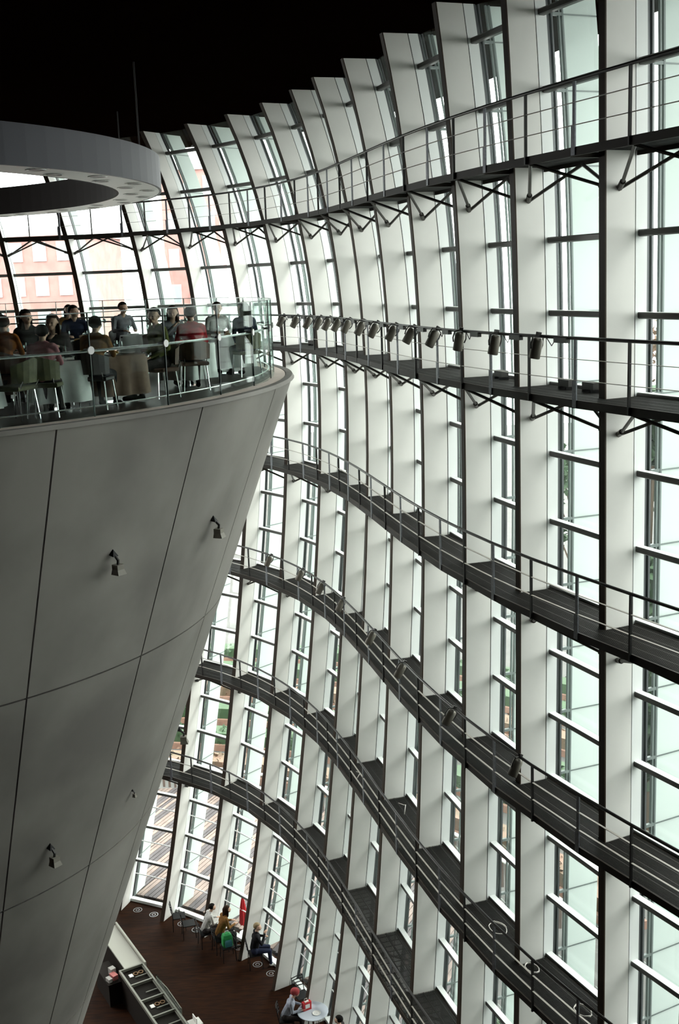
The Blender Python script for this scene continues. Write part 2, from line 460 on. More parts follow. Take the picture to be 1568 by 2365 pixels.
# ------------------------------------------------------------------ suspended ring canopy
RC = (-13.57, 26.88); RO, RI = 9.70, 8.62; RZB, RZT = 2.2, 2.95
ring = empty('ring_canopy', (RC[0], RC[1], RZB), 0, 'large suspended ring canopy with downlights hanging over the restaurant', 'canopy')
MB().lathe([(RO, 0.0), (RO, RZT-RZB), (RO-0.06, RZT-RZB), (RO-0.06, 0.0)], n=120).build('outer_band', 'ring_band', ring)
MB().lathe([(RI, 0.0), (RI, RZT-RZB), (RI+0.06, RZT-RZB), (RI+0.06, 0.0)], n=120).build('inner_band', 'ring_inner', ring)
MB().lathe([(RI+0.06, 0.0), (RI+0.06, 0.03), (RO-0.06, 0.03), (RO-0.06, 0.0)], n=120).build('soffit', 'ring_under', ring)
MB().lathe([(RI+0.06, RZT-RZB-0.03), (RI+0.06, RZT-RZB), (RO-0.06, RZT-RZB), (RO-0.06, RZT-RZB-0.03)], n=120).build('top_plate', 'ring_inner', ring)
for i in range(60):
    a = 2*math.pi*i/60
    r = (RI+RO)/2+(0.22 if i % 2 else -0.18)
    c = (r*math.cos(a), r*math.sin(a), -0.012)
    ds = MB().cyl(c, 0.13 if i % 3 else 0.17, 0.014, 14).build('downlight', 'lamp_hole', ring)
    MB().lathe([(0.17, -0.016), (0.17, -0.002), (0.20, -0.002), (0.20, -0.016)], (c[0], c[1], 0), 14).build('bezel', 'ring_under', ds)
for i in range(8):
    a = math.radians(-8.2+42.8*i)
    MB().tube([(9.67*math.cos(a), 9.67*math.sin(a), RZT-RZB-0.02), (9.67*math.cos(a), 9.67*math.sin(a), ZC-RZB)], 0.016, 6).build('hanger_rod', 'black_metal', ring)
# ------------------------------------------------------------------ outside: ground, terrace, hedges, trees, houses
mat('paving', (0.10, 0.10, 0.095), 0.85, noise=0.25, nscale=0.8)
mat('plank', (0.23, 0.17, 0.145), 0.7, col2=(0.15, 0.11, 0.095), nscale=2.5)
mat('plank_dark', (0.075, 0.062, 0.066), 0.7, noise=0.3, nscale=2.5)
mat('fence', (0.20, 0.15, 0.13), 0.7)
mat('white_coping', (0.75, 0.77, 0.75), 0.6)
mat('leaf_green', (0.040, 0.080, 0.032), 0.7, col2=(0.03, 0.07, 0.03), nscale=3)
mat('leaf_autumn', (0.19, 0.11, 0.075), 0.7, col2=(0.11, 0.085, 0.05), nscale=2)
mat('bark', (0.10, 0.07, 0.05), 0.9)
mat('brick_red', (0.40, 0.22, 0.20), 0.85, noise=0.2, nscale=1.2)
mat('house_pale', (0.55, 0.52, 0.50), 0.8)
mat('house_pane', (0.30, 0.33, 0.36), 0.15)
mat('planter', (0.33, 0.19, 0.14), 0.8, noise=0.3, nscale=2)
g = mk('ground', [(-120, -60, ZF-0.26), (140, -60, ZF-0.26), (140, 160, ZF-0.26), (-120, 160, ZF-0.26)], [(0, 1, 2, 3)], 'paving')
tag(g, 'pale paved ground outside the glass wall', 'ground', None, 'structure')
ter = empty('floor_terrace', (0, 0, 0), 0, 'wooden plank terrace outside the lower windows', 'terrace', None, 'structure')
ux, uy = 0.444, 0.896
vx, vy = 0.896, -0.444
def vcoord(p): return p.x*vx+p.y*vy
curve = [FP(4.0+9.0*i/400, ZF, 1.02) for i in range(401)]
v0, v1 = vcoord(curve[0]), vcoord(curve[-1])
wd = 0.165
v = min(v0, v1)+0.1; i = 0
cv = [(vcoord(p), p) for p in curve]
while v < max(v0, v1)-0.2:
    p = min(cv, key=lambda q: abs(q[0]-v))[1]
    ln = 8.6
    a = Vector((p.x+ux*0.12, p.y+uy*0.12, ZF-0.03)); b = a+Vector((ux, uy, 0))*ln
    MB().beam(a, b, wd-0.02, 0.06).build('plank', 'plank_dark' if i % 5 in (2, 3) or i % 7 == 4 else 'plank', ter)
    v += wd; i += 1
fen = empty('terrace_fence', tuple(FP(7, ZF, 9.4)), 0, 'low picket fence with pale coping at the far edge of the plank terrace', 'fence')
fo = Vector(fen.location)
for i in range(120):
    s = 5.5+7.0*i/120
    p = FP(s, ZF, 9.4, 0)-fo
    MB().beam(p, p+Vector((0, 0, 1.0)), 0.03, 0.10).build('picket', 'fence', fen)
for i in range(24):
    a, b = FP(5.5+7.0*i/24, ZF, 9.4)-fo, FP(5.5+7.0*(i+1)/24, ZF, 9.4)-fo
    MB().beam(a+Vector((0, 0, 1.03)), b+Vector((0, 0, 1.03)), 0.14, 0.05).build('coping', 'white_coping', fen)

def leaves(mb, fn, n, size):
    for _ in range(n):
        c = fn()
        a = Vector((random.gauss(0, 1), random.gauss(0, 1), random.gauss(0, 1))).normalized()
        b = a.cross(Vector((random.gauss(0, 1), random.gauss(0, 1), random.gauss(0, 1)))).normalized()
        s = size*random.uniform(0.6, 1.3)
        mb.add([c-a*s, c+b*s*0.55, c+a*s, c-b*s*0.55], [(0, 1, 2, 3)])
def hedge(s0, s1, d, w, h, label, m='leaf_green', planter=False):
    base = FP((s0+s1)/2, ZF, d)
    e = empty('hedge', (base.x, base.y, ZF-0.26), 0, label, 'hedge', 'hedge rows outside the glass wall')
    o = Vector(e.location)
    mb = MB()
    def pt():
        s = random.uniform(s0, s1); p = FP(s, ZF, d+random.uniform(-w/2, w/2)); p.z = ZF-0.26+random.uniform(0.25, h)
        return p-o
    leaves(mb, pt, 1500, 0.14)
    n = 12
    rr = []
    for i in range(n+1):
        s = s0+(s1-s0)*i/n; q = [FP(s, ZF, d-w*0.42)-o, FP(s, ZF, d+w*0.42)-o]
        rr.append([Vector((q[0].x, q[0].y, 0.2)), Vector((q[1].x, q[1].y, 0.2)), Vector((q[1].x, q[1].y, h*0.9)), Vector((q[0].x, q[0].y, h*0.9))])
    mb.loft(rr)
    f = mb.build('foliage', m, e)
    rr = []
    for i in range(n+1):
        s = s0+(s1-s0)*i/n; q = [FP(s, ZF, d-w*0.55)-o, FP(s, ZF, d+w*0.55)-o]
        rr.append([Vector((q[0].x, q[0].y, 0.0)), Vector((q[1].x, q[1].y, 0.0)), Vector((q[1].x, q[1].y, 0.3)), Vector((q[0].x, q[0].y, 0.3))])
    MB().loft(rr).build('planter', 'planter', e)
ORD = ['nearest', 'second', 'third', 'fourth', 'fifth', 'sixth', 'seventh', 'eighth']
for i in range(6):
    hedge(5.6, 12.0, 11.5+3.0*i, 1.1, 0.9, '%s hedge row beyond the terrace fence' % ORD[i], 'leaf_green' if i % 3 else 'leaf_autumn')
for i in range(2):
    hedge(-3.5, 5.0, 4.6+2.2*i, 0.9, 0.8, '%s hedge row outside the right-hand windows, counted from the glass' % ORD[i], 'leaf_green' if i % 4 != 2 else 'leaf_autumn')

def tree(x, y, h, cr, label, m, nl=2600, leaf=0.26):
    e = empty('tree', (x, y, ZF-0.26), 0, label, 'tree', 'trees outside the glass wall')
    rnd = random.Random(int(x*31+y*7))
    t = MB().tube([(0, 0, 0), (0.1, 0.05, h*0.3), (-0.05, 0.1, h*0.6), (0.05, 0, h*0.85)], 0.24, 8, 0.06)
    blobs = []
    for i in range(9):
        a = rnd.uniform(0, 6.28); rr = cr*rnd.uniform(0.25, 0.75); z = h*rnd.uniform(0.42, 0.95)
        c = Vector((rr*math.cos(a), rr*math.sin(a), z)); blobs.append((c, cr*rnd.uniform(0.3, 0.5)))
        t.tube([(0, 0, z*0.62), c*0.6+Vector((0, 0, z*0.36)), c], 0.07, 5, 0.02)
    t.build('trunk', 'bark', e)
    mb = MB()
    def pt():
        c, r = rnd.choice(blobs)
        d = Vector((rnd.gauss(0, 1), rnd.gauss(0, 1), rnd.gauss(0, 1))).normalized()
        return c+d*r*rnd.uniform(0.3, 1.0)
    leaves(mb, pt, nl, leaf)
    mb.build('foliage', m, e)
tree(25, 74, 21, 5.0, 'tall brown autumn tree standing behind the added tree rows', 'leaf_autumn')
tree(13.0, 60, 13, 3.4, 'round green tree beyond the hedge rows near the middle of the wall', 'leaf_green', 1800)
# two staggered tree rows and an unseen clump, added to cut sky light low down
_belt = [(-7.6 + 1.95*i + random.uniform(-.2, .2), 10.0 + (i % 2)*3.4 + random.uniform(-.4, .4), random.uniform(16.0, 18.0)) for i in range(8)]
_belt += [(-9 + 2.7*i + random.uniform(-.3, .3), 22.5 + (i % 2)*4.0 + random.uniform(-1, 1), random.uniform(19.0, 20.5)) for i in range(6)]
_belt += [(-9.8 - 2.6*(i % 3), 3.5 + 6.5*(i // 3) + 2.0*(i % 2), random.uniform(15.5, 18.0)) for i in range(6)]
_num = ['first', 'second', 'third', 'fourth', 'fifth', 'sixth', 'seventh', 'eighth', 'ninth', 'tenth']
for i, (ss, dd, hh) in enumerate(_belt):
    q = FP(ss, ZF, dd)
    rowname = 'front row' if i < 8 else 'rear row' if i < 14 else 'unseen clump'
    tree(q.x, q.y, hh, 3.1 if i < 8 else 4.4 if i < 14 else 3.3, '%s tree from the near end in the %s of added sky-screening trees' % (_num[i if i < 8 else i-8 if i < 14 else i-14], rowname), 'leaf_autumn' if i % 4 == 1 else 'leaf_green', 3000, 0.45)

def house(x, y, rz, w, dp, h, label, m, cols, rws):
    e = empty('house', (x, y, ZF-0.26), rz, label, 'building', 'houses far outside the glass wall')
    MB().box((0, 0, h/2), w, dp, h).build('wall', m, e)
    MB().box((0, 0, h+0.25), w+0.6, dp+0.6, 0.5).build('roof', 'house_pale', e)
    for c in range(cols):
        for r in range(rws):
            cx = -w/2+(c+0.5)*w/cols; cz = (r+0.55)*h/rws
            fr = MB().box((cx, -dp/2-0.03, cz), w/cols*0.55, 0.12, h/rws*0.55).build('window', 'house_pale', e)
            MB().box((cx, -dp/2-0.10, cz), w/cols*0.47, 0.06, h/rws*0.47).build('pane', 'house_pane', fr)
house(-22.5, 92, -0.10, 9, 12, 25, 'red brick apartment block far outside at the left edge', 'brick_red', 5, 10)
house(-12.5, 110, 0.05, 5, 12, 31, 'slim pinkish brick block far outside right of the wide one', 'brick_red', 3, 10)
house(-37.5, 88, -0.1, 11, 12, 23, 'pale block of flats far outside beyond the left edge', 'house_pale', 4, 8)
# ------------------------------------------------------------------ people
def capsule(mb, a, b, ra, rb, n=10):
    a = Vector(a); b = Vector(b); d = b-a
    if d.length < 1e-5: d = Vector((0, 0, 1e-4)); b = a+d
    dn = d.normalized(); px = dn.cross(Vector((0, 0, 1)))
    if px.length < 1e-3: px = Vector((1, 0, 0))
    px.normalize(); py = dn.cross(px)
    rings = []
    for t in (0.08, 0.3, 0.55, 0.8, 1.0):
        al = t*math.pi/2
        rings.append((a-dn*ra*math.cos(al), ra*math.sin(al)))
    for t in (1.0, 0.8, 0.55, 0.3, 0.08):
        al = t*math.pi/2
        rings.append((b+dn*rb*math.cos(al), rb*math.sin(al)))
    mb.loft([[c+(px*math.cos(2*math.pi*k/n)+py*math.sin(2*math.pi*k/n))*r for k in range(n)] for c, r in rings])

def body_caps(lean=0.0, arms='table', turn=0.0):
    C = []
    stand = arms == 'stand'
    if stand: arms = 'hang'
    def yl(y, z): return y+lean*max(0.0, z-0.55)
    def add(a, b, ra, rb, lab): C.append((Vector(a), Vector(b), ra, rb, lab))
    add((-.085, -.02, .55), (.085, -.02, .55), .118, .118, 2)
    add((0, -.02, .60), (0, yl(0, .82), .82), .135, .135, 1)
    add((-.07, yl(0, .93), .93), (.07, yl(0, .93), .93), .125, .125, 1)
    add((-.155, yl(-.01, 1.04), 1.045), (.155, yl(-.01, 1.04), 1.045), .066, .066, 1)
    add((-.06, yl(-.01, 1.09), 1.085), (.06, yl(-.01, 1.09), 1.085), .055, .055, 1)
    add((0, yl(0, 1.1), 1.09), (0, yl(.02, 1.18), 1.18), .052, .050, 0)
    hy = yl(.025, 1.25)
    ct, st = math.cos(turn), math.sin(turn)
    def H(x, y, z): return (x*ct-y*st, hy+x*st+y*ct, z)
    add(H(0, -.015, 1.275), H(0, .012, 1.265), .090, .088, 0)
    add(H(0, .035, 1.205), H(0, .055, 1.19), .058, .042, 0)
    add(H(-.03, .062, 1.225), H(.03, .062, 1.225), .035, .035, 0)
    add(H(0, .098, 1.25), H(0, .112, 1.228), .010, .015, 0)
    add(H(-.035, .082, 1.268), H(.035, .082, 1.268), .013, .013, 0)
    add(H(-.02, .097, 1.197), H(.02, .097, 1.197), .008, .008, 0)
    for sx in (-1, 1):
        add(H(sx*.092, .0, 1.255), H(sx*.094, -.005, 1.235), .017, .012, 0)
        sh = Vector((sx*.185, yl(-.01, 1.03), 1.035))
        if arms == 'table':
            el = Vector((sx*.245, yl(.10, .8), .80)); wr = Vector((sx*.13, yl(.34, .8), .80))
        elif arms == 'hang':
            el = Vector((sx*.235, -.03, .76)); wr = Vector((sx*.24, .03, .52))
        elif arms == 'lap':
            el = Vector((sx*.235, yl(-.02, .76), .77)); wr = Vector((sx*.10, .22, .645))
        else:
            el = Vector((sx*.235, yl(.14, .82), .82)); wr = Vector((sx*.06, yl(.25, .95), 1.02 if sx > 0 else .90))
        add(sh, el, .055, .044, 1); add(el, wr, .044, .030, 1)
        dr = (wr-el).normalized()
        side = dr.cross(Vector((0, 0, 1)))
        if side.length < 1e-3: side = Vector((1, 0, 0))
        side.normalize(); up = side.cross(dr)
        pe = wr+dr*.075
        for t in (-.022, 0.0, .022):
            add(wr+dr*.01+side*t*0.7, pe+side*t, .018, .017, 0)
        for i, (t, ln) in enumerate(((-.030, .062), (-.010, .074), (.010, .070), (.030, .055))):
            k1 = pe+side*t+dr*ln*.5-up*.006; k2 = pe+side*t+dr*ln*.95-up*.03
            add(pe+side*t, k1, .0095, .009, 0); add(k1, k2, .009, .008, 0)
        ts = -sx*1.0
        th0 = wr+dr*.025+side*ts*.022; th1 = th0+side*ts*.026+dr*.028; th2 = th1+dr*.030
        add(th0, th1, .012, .011, 0); add(th1, th2, .011, .009, 0)
        if stand:
            add((sx*.09, -.02, .52), (sx*.10, .0, .10), .085, .062, 2); add((sx*.10, .0, .10), (sx*.10, -.03, -.31), .060, .042, 2)
            add((sx*.10, -.02, -.355), (sx*.11, .14, -.37), .044, .034, 3)
            continue
        kn = Vector((sx*.115, .41, .50)); an = Vector((sx*.115, .43, .10))
        add((sx*.095, .0, .54), kn, .088, .062, 2); add(kn, an, .060, .042, 2)
        add((sx*.115, .42, .05), (sx*.125, .60, .035), .044, .034, 3)
    return C, H

def make_body(name, lean, arms, turn):
    C, H = body_caps(lean, arms, turn)
    mb = MB()
    for a, b, ra, rb, lab in C: capsule(mb, a, b, ra, rb)
    me = bpy.data.meshes.new(name); me.from_pydata(mb.v, [], mb.f); me.update()
    bm = bmesh.new(); bm.from_mesh(me); bmesh.ops.recalc_face_normals(bm, faces=bm.faces[:]); bm.to_mesh(me); bm.free()
    o = bpy.data.objects.new(name, me); COL.objects.link(o)
    md = o.modifiers.new('remesh', 'REMESH'); md.mode = 'VOXEL'; md.voxel_size = 0.010
    m2 = o.modifiers.new('smooth', 'SMOOTH'); m2.factor = 0.5; m2.iterations = 2
    dg = bpy.context.evaluated_depsgraph_get(); dg.update()
    ev = bpy.data.meshes.new_from_object(o.evaluated_get(dg))
    bpy.data.objects.remove(o); bpy.data.meshes.remove(me)
    n = len(ev.polygons)
    cen = np.empty(n*3); ev.polygons.foreach_get('center', cen); cen = cen.reshape(n, 3)
    best = np.full(n, 1e9); lab = np.zeros(n, int)
    for a, b, ra, rb, l in C:
        a = np.array(a); b = np.array(b); d = b-a; L = max(d@d, 1e-9)
        t = np.clip(((cen-a)@d)/L, 0, 1)
        dist = np.linalg.norm(cen-a-t[:, None]*d, axis=1)-(ra+(rb-ra)*t)
        k = dist < best; best[k] = dist[k]; lab[k] = l
    for i in range(4): ev.materials.append(None)
    ev.polygons.foreach_set('material_index', lab.astype(np.int32))
    ev.polygons.foreach_set('use_smooth', np.ones(n, bool))
    ev.name = name; ev.update()
    return ev, H
def make_hair(name, H, style):
    mb = MB(); n, m = 16, 10; rings = []
    for i in range(m+1):
        t = math.pi*(i/m*0.98+0.01); ring = []
        for k in range(n):
            a = 2*math.pi*k/n
            x = math.sin(t)*math.cos(a); y = math.sin(t)*math.sin(a); z = -math.cos(t)
            r = 1.0
            if y > 0.25 and z < 0.42: r = 0.74
            if z < -0.45: r *= 0.86
            ring.append(H(x*.104*r, -.018+y*.116*r, 1.283+z*.108*r))
        rings.append(ring)
    mb.loft(rings)
    if style == 'long':
        capsule(mb, H(0, -.06, 1.27), H(0, -.085, 1.08), .088, .070, 12)
        for sx in (-1, 1): capsule(mb, H(sx*.078, -.02, 1.25), H(sx*.085, -.03, 1.09), .036, .028, 8)
    if style == 'hat':
        capsule(mb, H(0, -.02, 1.30), H(0, .02, 1.30), .112, .112, 12)
        mb.lathe([(.10, 0), (.10, .02), (.135, .005)], H(0, 0, 1.285), 16)
    if style == 'bun': capsule(mb, H(0, -.12, 1.30), H(0, -.13, 1.31), .045, .045, 10)
    me = bpy.data.meshes.new(name); me.from_pydata([tuple(q) for q in mb.v], [], mb.f); me.materials.append(None)
    me.polygons.foreach_set('use_smooth', [True]*len(me.polygons)); me.update()
    return me
def make_eyes(name, H):
    mb = MB()
    for sx in (-1, 1): mb.sphere(H(sx*.033, .089, 1.252), .011, .009, .008, 8, 5)
    me = bpy.data.meshes.new(name); me.from_pydata([tuple(q) for q in mb.v], [], mb.f); me.materials.append(MATS['eye']); me.update()
    return me
mat('eye', (0.02, 0.015, 0.012), 0.3)
mat('skin_a', (0.56, 0.36, 0.26), 0.6); mat('skin_b', (0.48, 0.29, 0.20), 0.6)
mat('hair_black', (0.006, 0.005, 0.004), 0.7, spec=0.1); mat('hair_brown', (0.030, 0.014, 0.008), 0.7, spec=0.1); mat('hair_grey', (0.30, 0.28, 0.25), 0.6); mat('hair_fair', (0.25, 0.18, 0.09), 0.55)
mat('hat_red', (0.30, 0.03, 0.035), 0.8)
for nm, c in dict(cl_black=(.014, .014, .016), cl_lit_orange=(.30, .10, .02), cl_navy=(.02, .025, .05), cl_grey=(.22, .22, .24), cl_pale=(.62, .62, .60), cl_red=(.45, .03, .04), cl_olive=(.13, .14, .045), cl_brown=(.22, .11, .035), cl_pink=(.45, .20, .22), cl_green=(.02, .22, .06), cl_denim=(.05, .08, .14), cl_check=(.35, .38, .45), cl_dark=(.035, .03, .03), shoe=(.02, .018, .016), shoe_white=(.7, .7, .68)).items():
    mat(nm, c, 0.9, noise=0.25, nscale=14, spec=0.1)
TEMPL = {}
def templ(lean, arms, turn):
    k = (lean, arms, turn)
    if k not in TEMPL:
        TEMPL[k] = make_body('body', lean, arms, turn)
    return TEMPL[k]
HAIRC = {}
def person(x, y, z, face_deg, label, top, trousers, hair='hair_black', style='short', pose=(0.12, 'table', 0.0), skin='skin_a', shoe='shoe', scale=1.0, group=None, eyes=True):
    """seated figure: origin on the floor under the seat, looking along face_deg"""
    me, H = templ(*pose)
    o = bpy.data.objects.new('person', me); COL.objects.link(o)
    o.location = (x, y, z); o.rotation_euler = (0, 0, math.radians(face_deg-90)); o.scale = (scale,)*3
    for i, mm in enumerate((skin, top, trousers, shoe)):
        o.material_slots[i].link = 'OBJECT'; o.material_slots[i].material = MATS[mm]
    tag(o, label, 'person', group)
    hk = (pose, style)
    if hk not in HAIRC: HAIRC[hk] = (make_hair('hair', H, style), make_eyes('eyes', H))
    h = bpy.data.objects.new('hat' if style == 'hat' else 'hair', HAIRC[hk][0]); COL.objects.link(h); h.parent = o
    h.material_slots[0].link = 'OBJECT'; h.material_slots[0].material = MATS[hair]
    e = bpy.data.objects.new('eyes', HAIRC[hk][1]); COL.objects.link(e); e.parent = o
    return o

# ------------------------------------------------------------------ restaurant furniture
mat('cloth_white', (0.72, 0.74, 0.72), 0.85, noise=0.12, nscale=6)
mat('cloth_brown', (0.17, 0.11, 0.075), 0.85, noise=0.3, nscale=6)
mat('upholstery_brown', (0.10, 0.050, 0.030), 0.7, noise=0.3, nscale=8)
mat('upholstery_olive', (0.10, 0.10, 0.045), 0.7, noise=0.3, nscale=8)
mat('upholstery_black', (0.020, 0.017, 0.016), 0.6)
mat('chrome', (0.75, 0.76, 0.77), 0.15, 1.0)
mat('china', (0.80, 0.80, 0.78), 0.3); mat('wine', (0.10, 0.012, 0.012), 0.2); mat('bread', (0.42, 0.24, 0.09), 0.8)
glass_mat('tumbler_glass', (0.88, 0.92, 0.92), 0.08)
def chair_proto(m):
    e = bpy.data.objects.new('dining_chair', None); COL.objects.link(e); e.empty_display_size = .2
    rr = []
    for zz, g in ((.415, .92), (.43, 1.0), (.465, 1.0), (.48, .93)):
        rr.append([(x*g, yy*g, zz) for x, yy in ((-.225, -.20), (.225, -.20), (.24, .10), (.19, .23), (-.19, .23), (-.24, .10))])
    MB().loft(rr).build('seat', m, e)
    rr = []
    for i in range(9):
        a = math.radians(-200+i*27.5+40); a = math.radians(180+ (i-4)*17.5+90)
        cx, cy = .27*math.cos(a), -.02+.27*math.sin(a)
        cx2, cy2 = .24*math.cos(a), -.02+.24*math.sin(a)
        hb = .86-.10*abs(i-4)/4
        rr.append([(cx2, cy2, .52), (cx, cy-.0, .52), (cx*1.05, cy*1.12, hb), (cx2*1.05, cy2*1.12, hb)])
    MB().loft(rr).build('backrest', m, e)
    for x, yy in ((-.2, -.18), (.2, -.18), (-.2, .18), (.2, .18)):
        MB().tube([(x*.9, yy*.9, .42), (x*1.08, yy*1.12, 0.0)], .012, 6).build('leg', 'chrome', e)
    for x in (-.18, .18):
        MB().tube([(x, -.19, .44), (x*1.02, -.25, .55)], .010, 6).build('back_support', 'chrome', e)
    return e
PROTO = {m: chair_proto(m) for m in ('upholstery_brown', 'upholstery_olive', 'upholstery_black')}
USED = {}
def put_chair(x, y, z, face_deg, m, label, group):
    p = PROTO[m]
    o = p if m not in USED else copy_tree(p)
    USED[m] = 1
    o.location = (x, y, z); o.rotation_euler = (0, 0, math.radians(face_deg-90))
    tag(o, label, 'chair', group)
    return o
def table(x, y, z, rz, label, m):
    e = empty('dining_table', (x, y, z), rz, label, 'table', 'tables in the restaurant')
    MB().box((0, 0, .715), .74, .74, .03).build('top', 'upholstery_black', e)
    MB().cyl((0, 0, .02), .035, .69, 10).build('column', 'chrome', e)
    MB().cyl((0, 0, 0), .22, .02, 16).build('base', 'chrome', e)
    c = MB(); rr = []; n = 40
    for zz, gr, wob in ((.735, .0, 0), (.735, .99, 0), (.728, 1.01, 0), (.60, 1.03, .012), (.35, 1.06, .03), (.14, 1.09, .045)):
        ring = []
        for k in range(n):
            a = 2*math.pi*k/n
            q = 0.385/max(abs(math.cos(a)), abs(math.sin(a)))
            q = min(q, 0.50)*max(gr, .02)+wob*math.sin(a*10)
            ring.append((q*math.cos(a), q*math.sin(a), zz))
        rr.append(ring)
    c.loft(rr, False)
    cl = c.build('tablecloth', m, None, True)
    cl.location = (x, y, z); cl.rotation_euler = (0, 0, rz)
    return e, cl
TB = [  # x, y, cloth, name used in labels, chair/person directions
    (-5.05, 18.40, 'cloth_brown', 'the woman in black\'s table', (-90, 90)),
    (-4.05, 16.75, 'cloth_white', 'the table left by the glass', (-90, 105)),
    (-3.35, 17.55, 'cloth_brown', 'the middle brown table', (-100, 40)),
    (-2.55, 19.95, 'cloth_white', 'the red diner\'s table', (-75, 115)),
    (-4.95, 22.30, 'cloth_white', 'the suited man\'s table', (105, -70)),
    (-4.10, 24.30, 'cloth_white', 'the table behind the suited man', (125, -60)),
    (-2.05, 22.35, 'cloth_white', 'the rightmost white table', (110, -60)),
    (-6.60, 20.90, 'cloth_white', 'the innermost white table', (60, -150)),
    (-6.00, 26.20, 'cloth_white', 'the far glass table', (100, -80)),
    (-5.10, 15.85, 'cloth_white', 'the left-edge table', (150, -20)),
]
cols = ['upholstery_brown', 'upholstery_olive', 'upholstery_black']
RD = 0.80
SEAT = {}
for i, (x, y, m, nm, dirs) in enumerate(TB):
    e, cl = table(x, y, ZR, math.radians(20*i), 'square pedestal table under its cloth: %s' % nm, m)
    tag(cl, '%s cloth hanging over %s' % ('white' if m == 'cloth_white' else 'brown', nm), 'tablecloth', 'tablecloths in the restaurant')
    for k, dg in enumerate(dirs):
        cx, cy = x+RD*math.cos(math.radians(dg)), y+RD*math.sin(math.radians(dg))
        mm = cols[(i+k) % 3]
        put_chair(cx, cy, ZR, dg+180, mm, '%s round-backed chair on the %s side of %s' % (mm.split('_')[1], 'near' if math.sin(math.radians(dg)) < 0 else 'far', nm), 'dining chairs in the restaurant')
        SEAT[(i, k)] = (cx, cy, dg+180)
    for k, dg in enumerate(dirs):
        a = math.radians(dg); px, py = x+.22*math.cos(a), y+.22*math.sin(a)
        pl = MB().lathe([(0.02, .0), (.08, .0), (.125, .018), (.12, .022), (.075, .008), (.02, .008)], (0, 0, 0), 20).build('plate', 'china')
        pl.location = (px, py, ZR+.737); tag(pl, 'white plate on the %s side of %s' % ('near' if math.sin(a) < 0 else 'far', nm), 'plate', 'plates in the restaurant')
        gx, gy = x+.20*math.cos(a+.9), y+.20*math.sin(a+.9)
        t = empty('wine_glass', (gx, gy, ZR+.737), 0, 'stemmed glass on the %s side of %s' % ('near' if math.sin(a) < 0 else 'far', nm), 'glass', 'glasses in the restaurant')
        MB().lathe([(.004, .09), (.03, .11), (.036, .15), (.03, .20), (.028, .20), (.033, .15), (.027, .113)], (0, 0, 0), 14).build('bowl', 'tumbler_glass', t)
        MB().cyl((0, 0, .004), .004, .09, 8).cyl((0, 0, 0), .032, .004, 14).build('stem', 'tumbler_glass', t)
    if i % 2 == 0:
        br = MB().sphere((0, 0, .03), .07, .045, .03, 10, 6).build('bread_roll', 'bread', None, True)
        br.location = (x, y, ZR+.737); tag(br, 'bread roll in the middle of %s' % nm, 'bread', 'bread on the tables')
def seat_person(key, *a, **kw):
    cx, cy, fc = SEAT[key]
    return person(cx, cy, ZR, fc, *a, **kw)
A = (0.15, 'table', 0.0); Bp = (0.05, 'lap', 0.5); Cp = (0.12, 'chin', -0.4); Dp = (0.15, 'table', 0.7)
GP = 'guests seated in the restaurant'
seat_person((0, 0), 'diner in a top tinted orange as if lit, with dark hair at the left edge', 'cl_lit_orange', 'cl_dark', 'hair_brown', 'short', A, group=GP)  # orange of the top stands in for warm light on the figure
seat_person((0, 1), 'woman in a black jacket with long dark hair facing right', 'cl_black', 'cl_black', 'hair_black', 'long', Dp, group=GP, scale=1.04)
seat_person((1, 0), 'small person in a dark pink top with black hair beside the glass', 'cl_pink', 'cl_dark', 'hair_black', 'short', A, group=GP, scale=.92)
seat_person((1, 1), 'person in a dark coat with brown hair behind the small one in pink', 'cl_dark', 'cl_dark', 'hair_brown', 'long', Cp, group=GP)
seat_person((2, 0), 'person in a dark brown top with black hair at the brown-clothed table', 'cl_brown', 'cl_black', 'hair_black', 'short', A, group=GP, scale=.97)
seat_person((2, 1), 'person in an olive shirt seen from the side at the brown-clothed table', 'cl_olive', 'cl_dark', 'hair_black', 'short', Bp, group=GP, scale=1.02)
seat_person((3, 0), 'person in a bright red top near the middle of the balustrade', 'cl_red', 'cl_dark', 'hair_brown', 'bun', A, group=GP)
seat_person((3, 1), 'person in a grey top opposite the one in red', 'cl_grey', 'cl_dark', 'hair_brown', 'long', Cp, group=GP)
seat_person((4, 0), 'man in a navy suit with short black hair', 'cl_navy', 'cl_navy', 'hair_black', 'short', Dp, group=GP, scale=1.03)
seat_person((5, 0), 'person in grey with short black hair at the far table', 'cl_grey', 'cl_dark', 'hair_black', 'short', A, group=GP, scale=1.03)
seat_person((6, 0), 'person in a pale blouse near the right end of the balustrade', 'cl_pale', 'cl_dark', 'hair_brown', 'short', A, group=GP)
seat_person((6, 1), 'person in navy with long hair near the right end of the balustrade', 'cl_navy', 'cl_dark', 'hair_black', 'long', Bp, group=GP)
seat_person((7, 0), 'person in a pale shirt deep inside the restaurant', 'cl_pale', 'cl_dark', 'hair_black', 'short', Cp, group=GP)
seat_person((8, 0), 'person in a brown top at the table by the far glass', 'cl_brown', 'cl_dark', 'hair_black', 'long', A, group=GP)
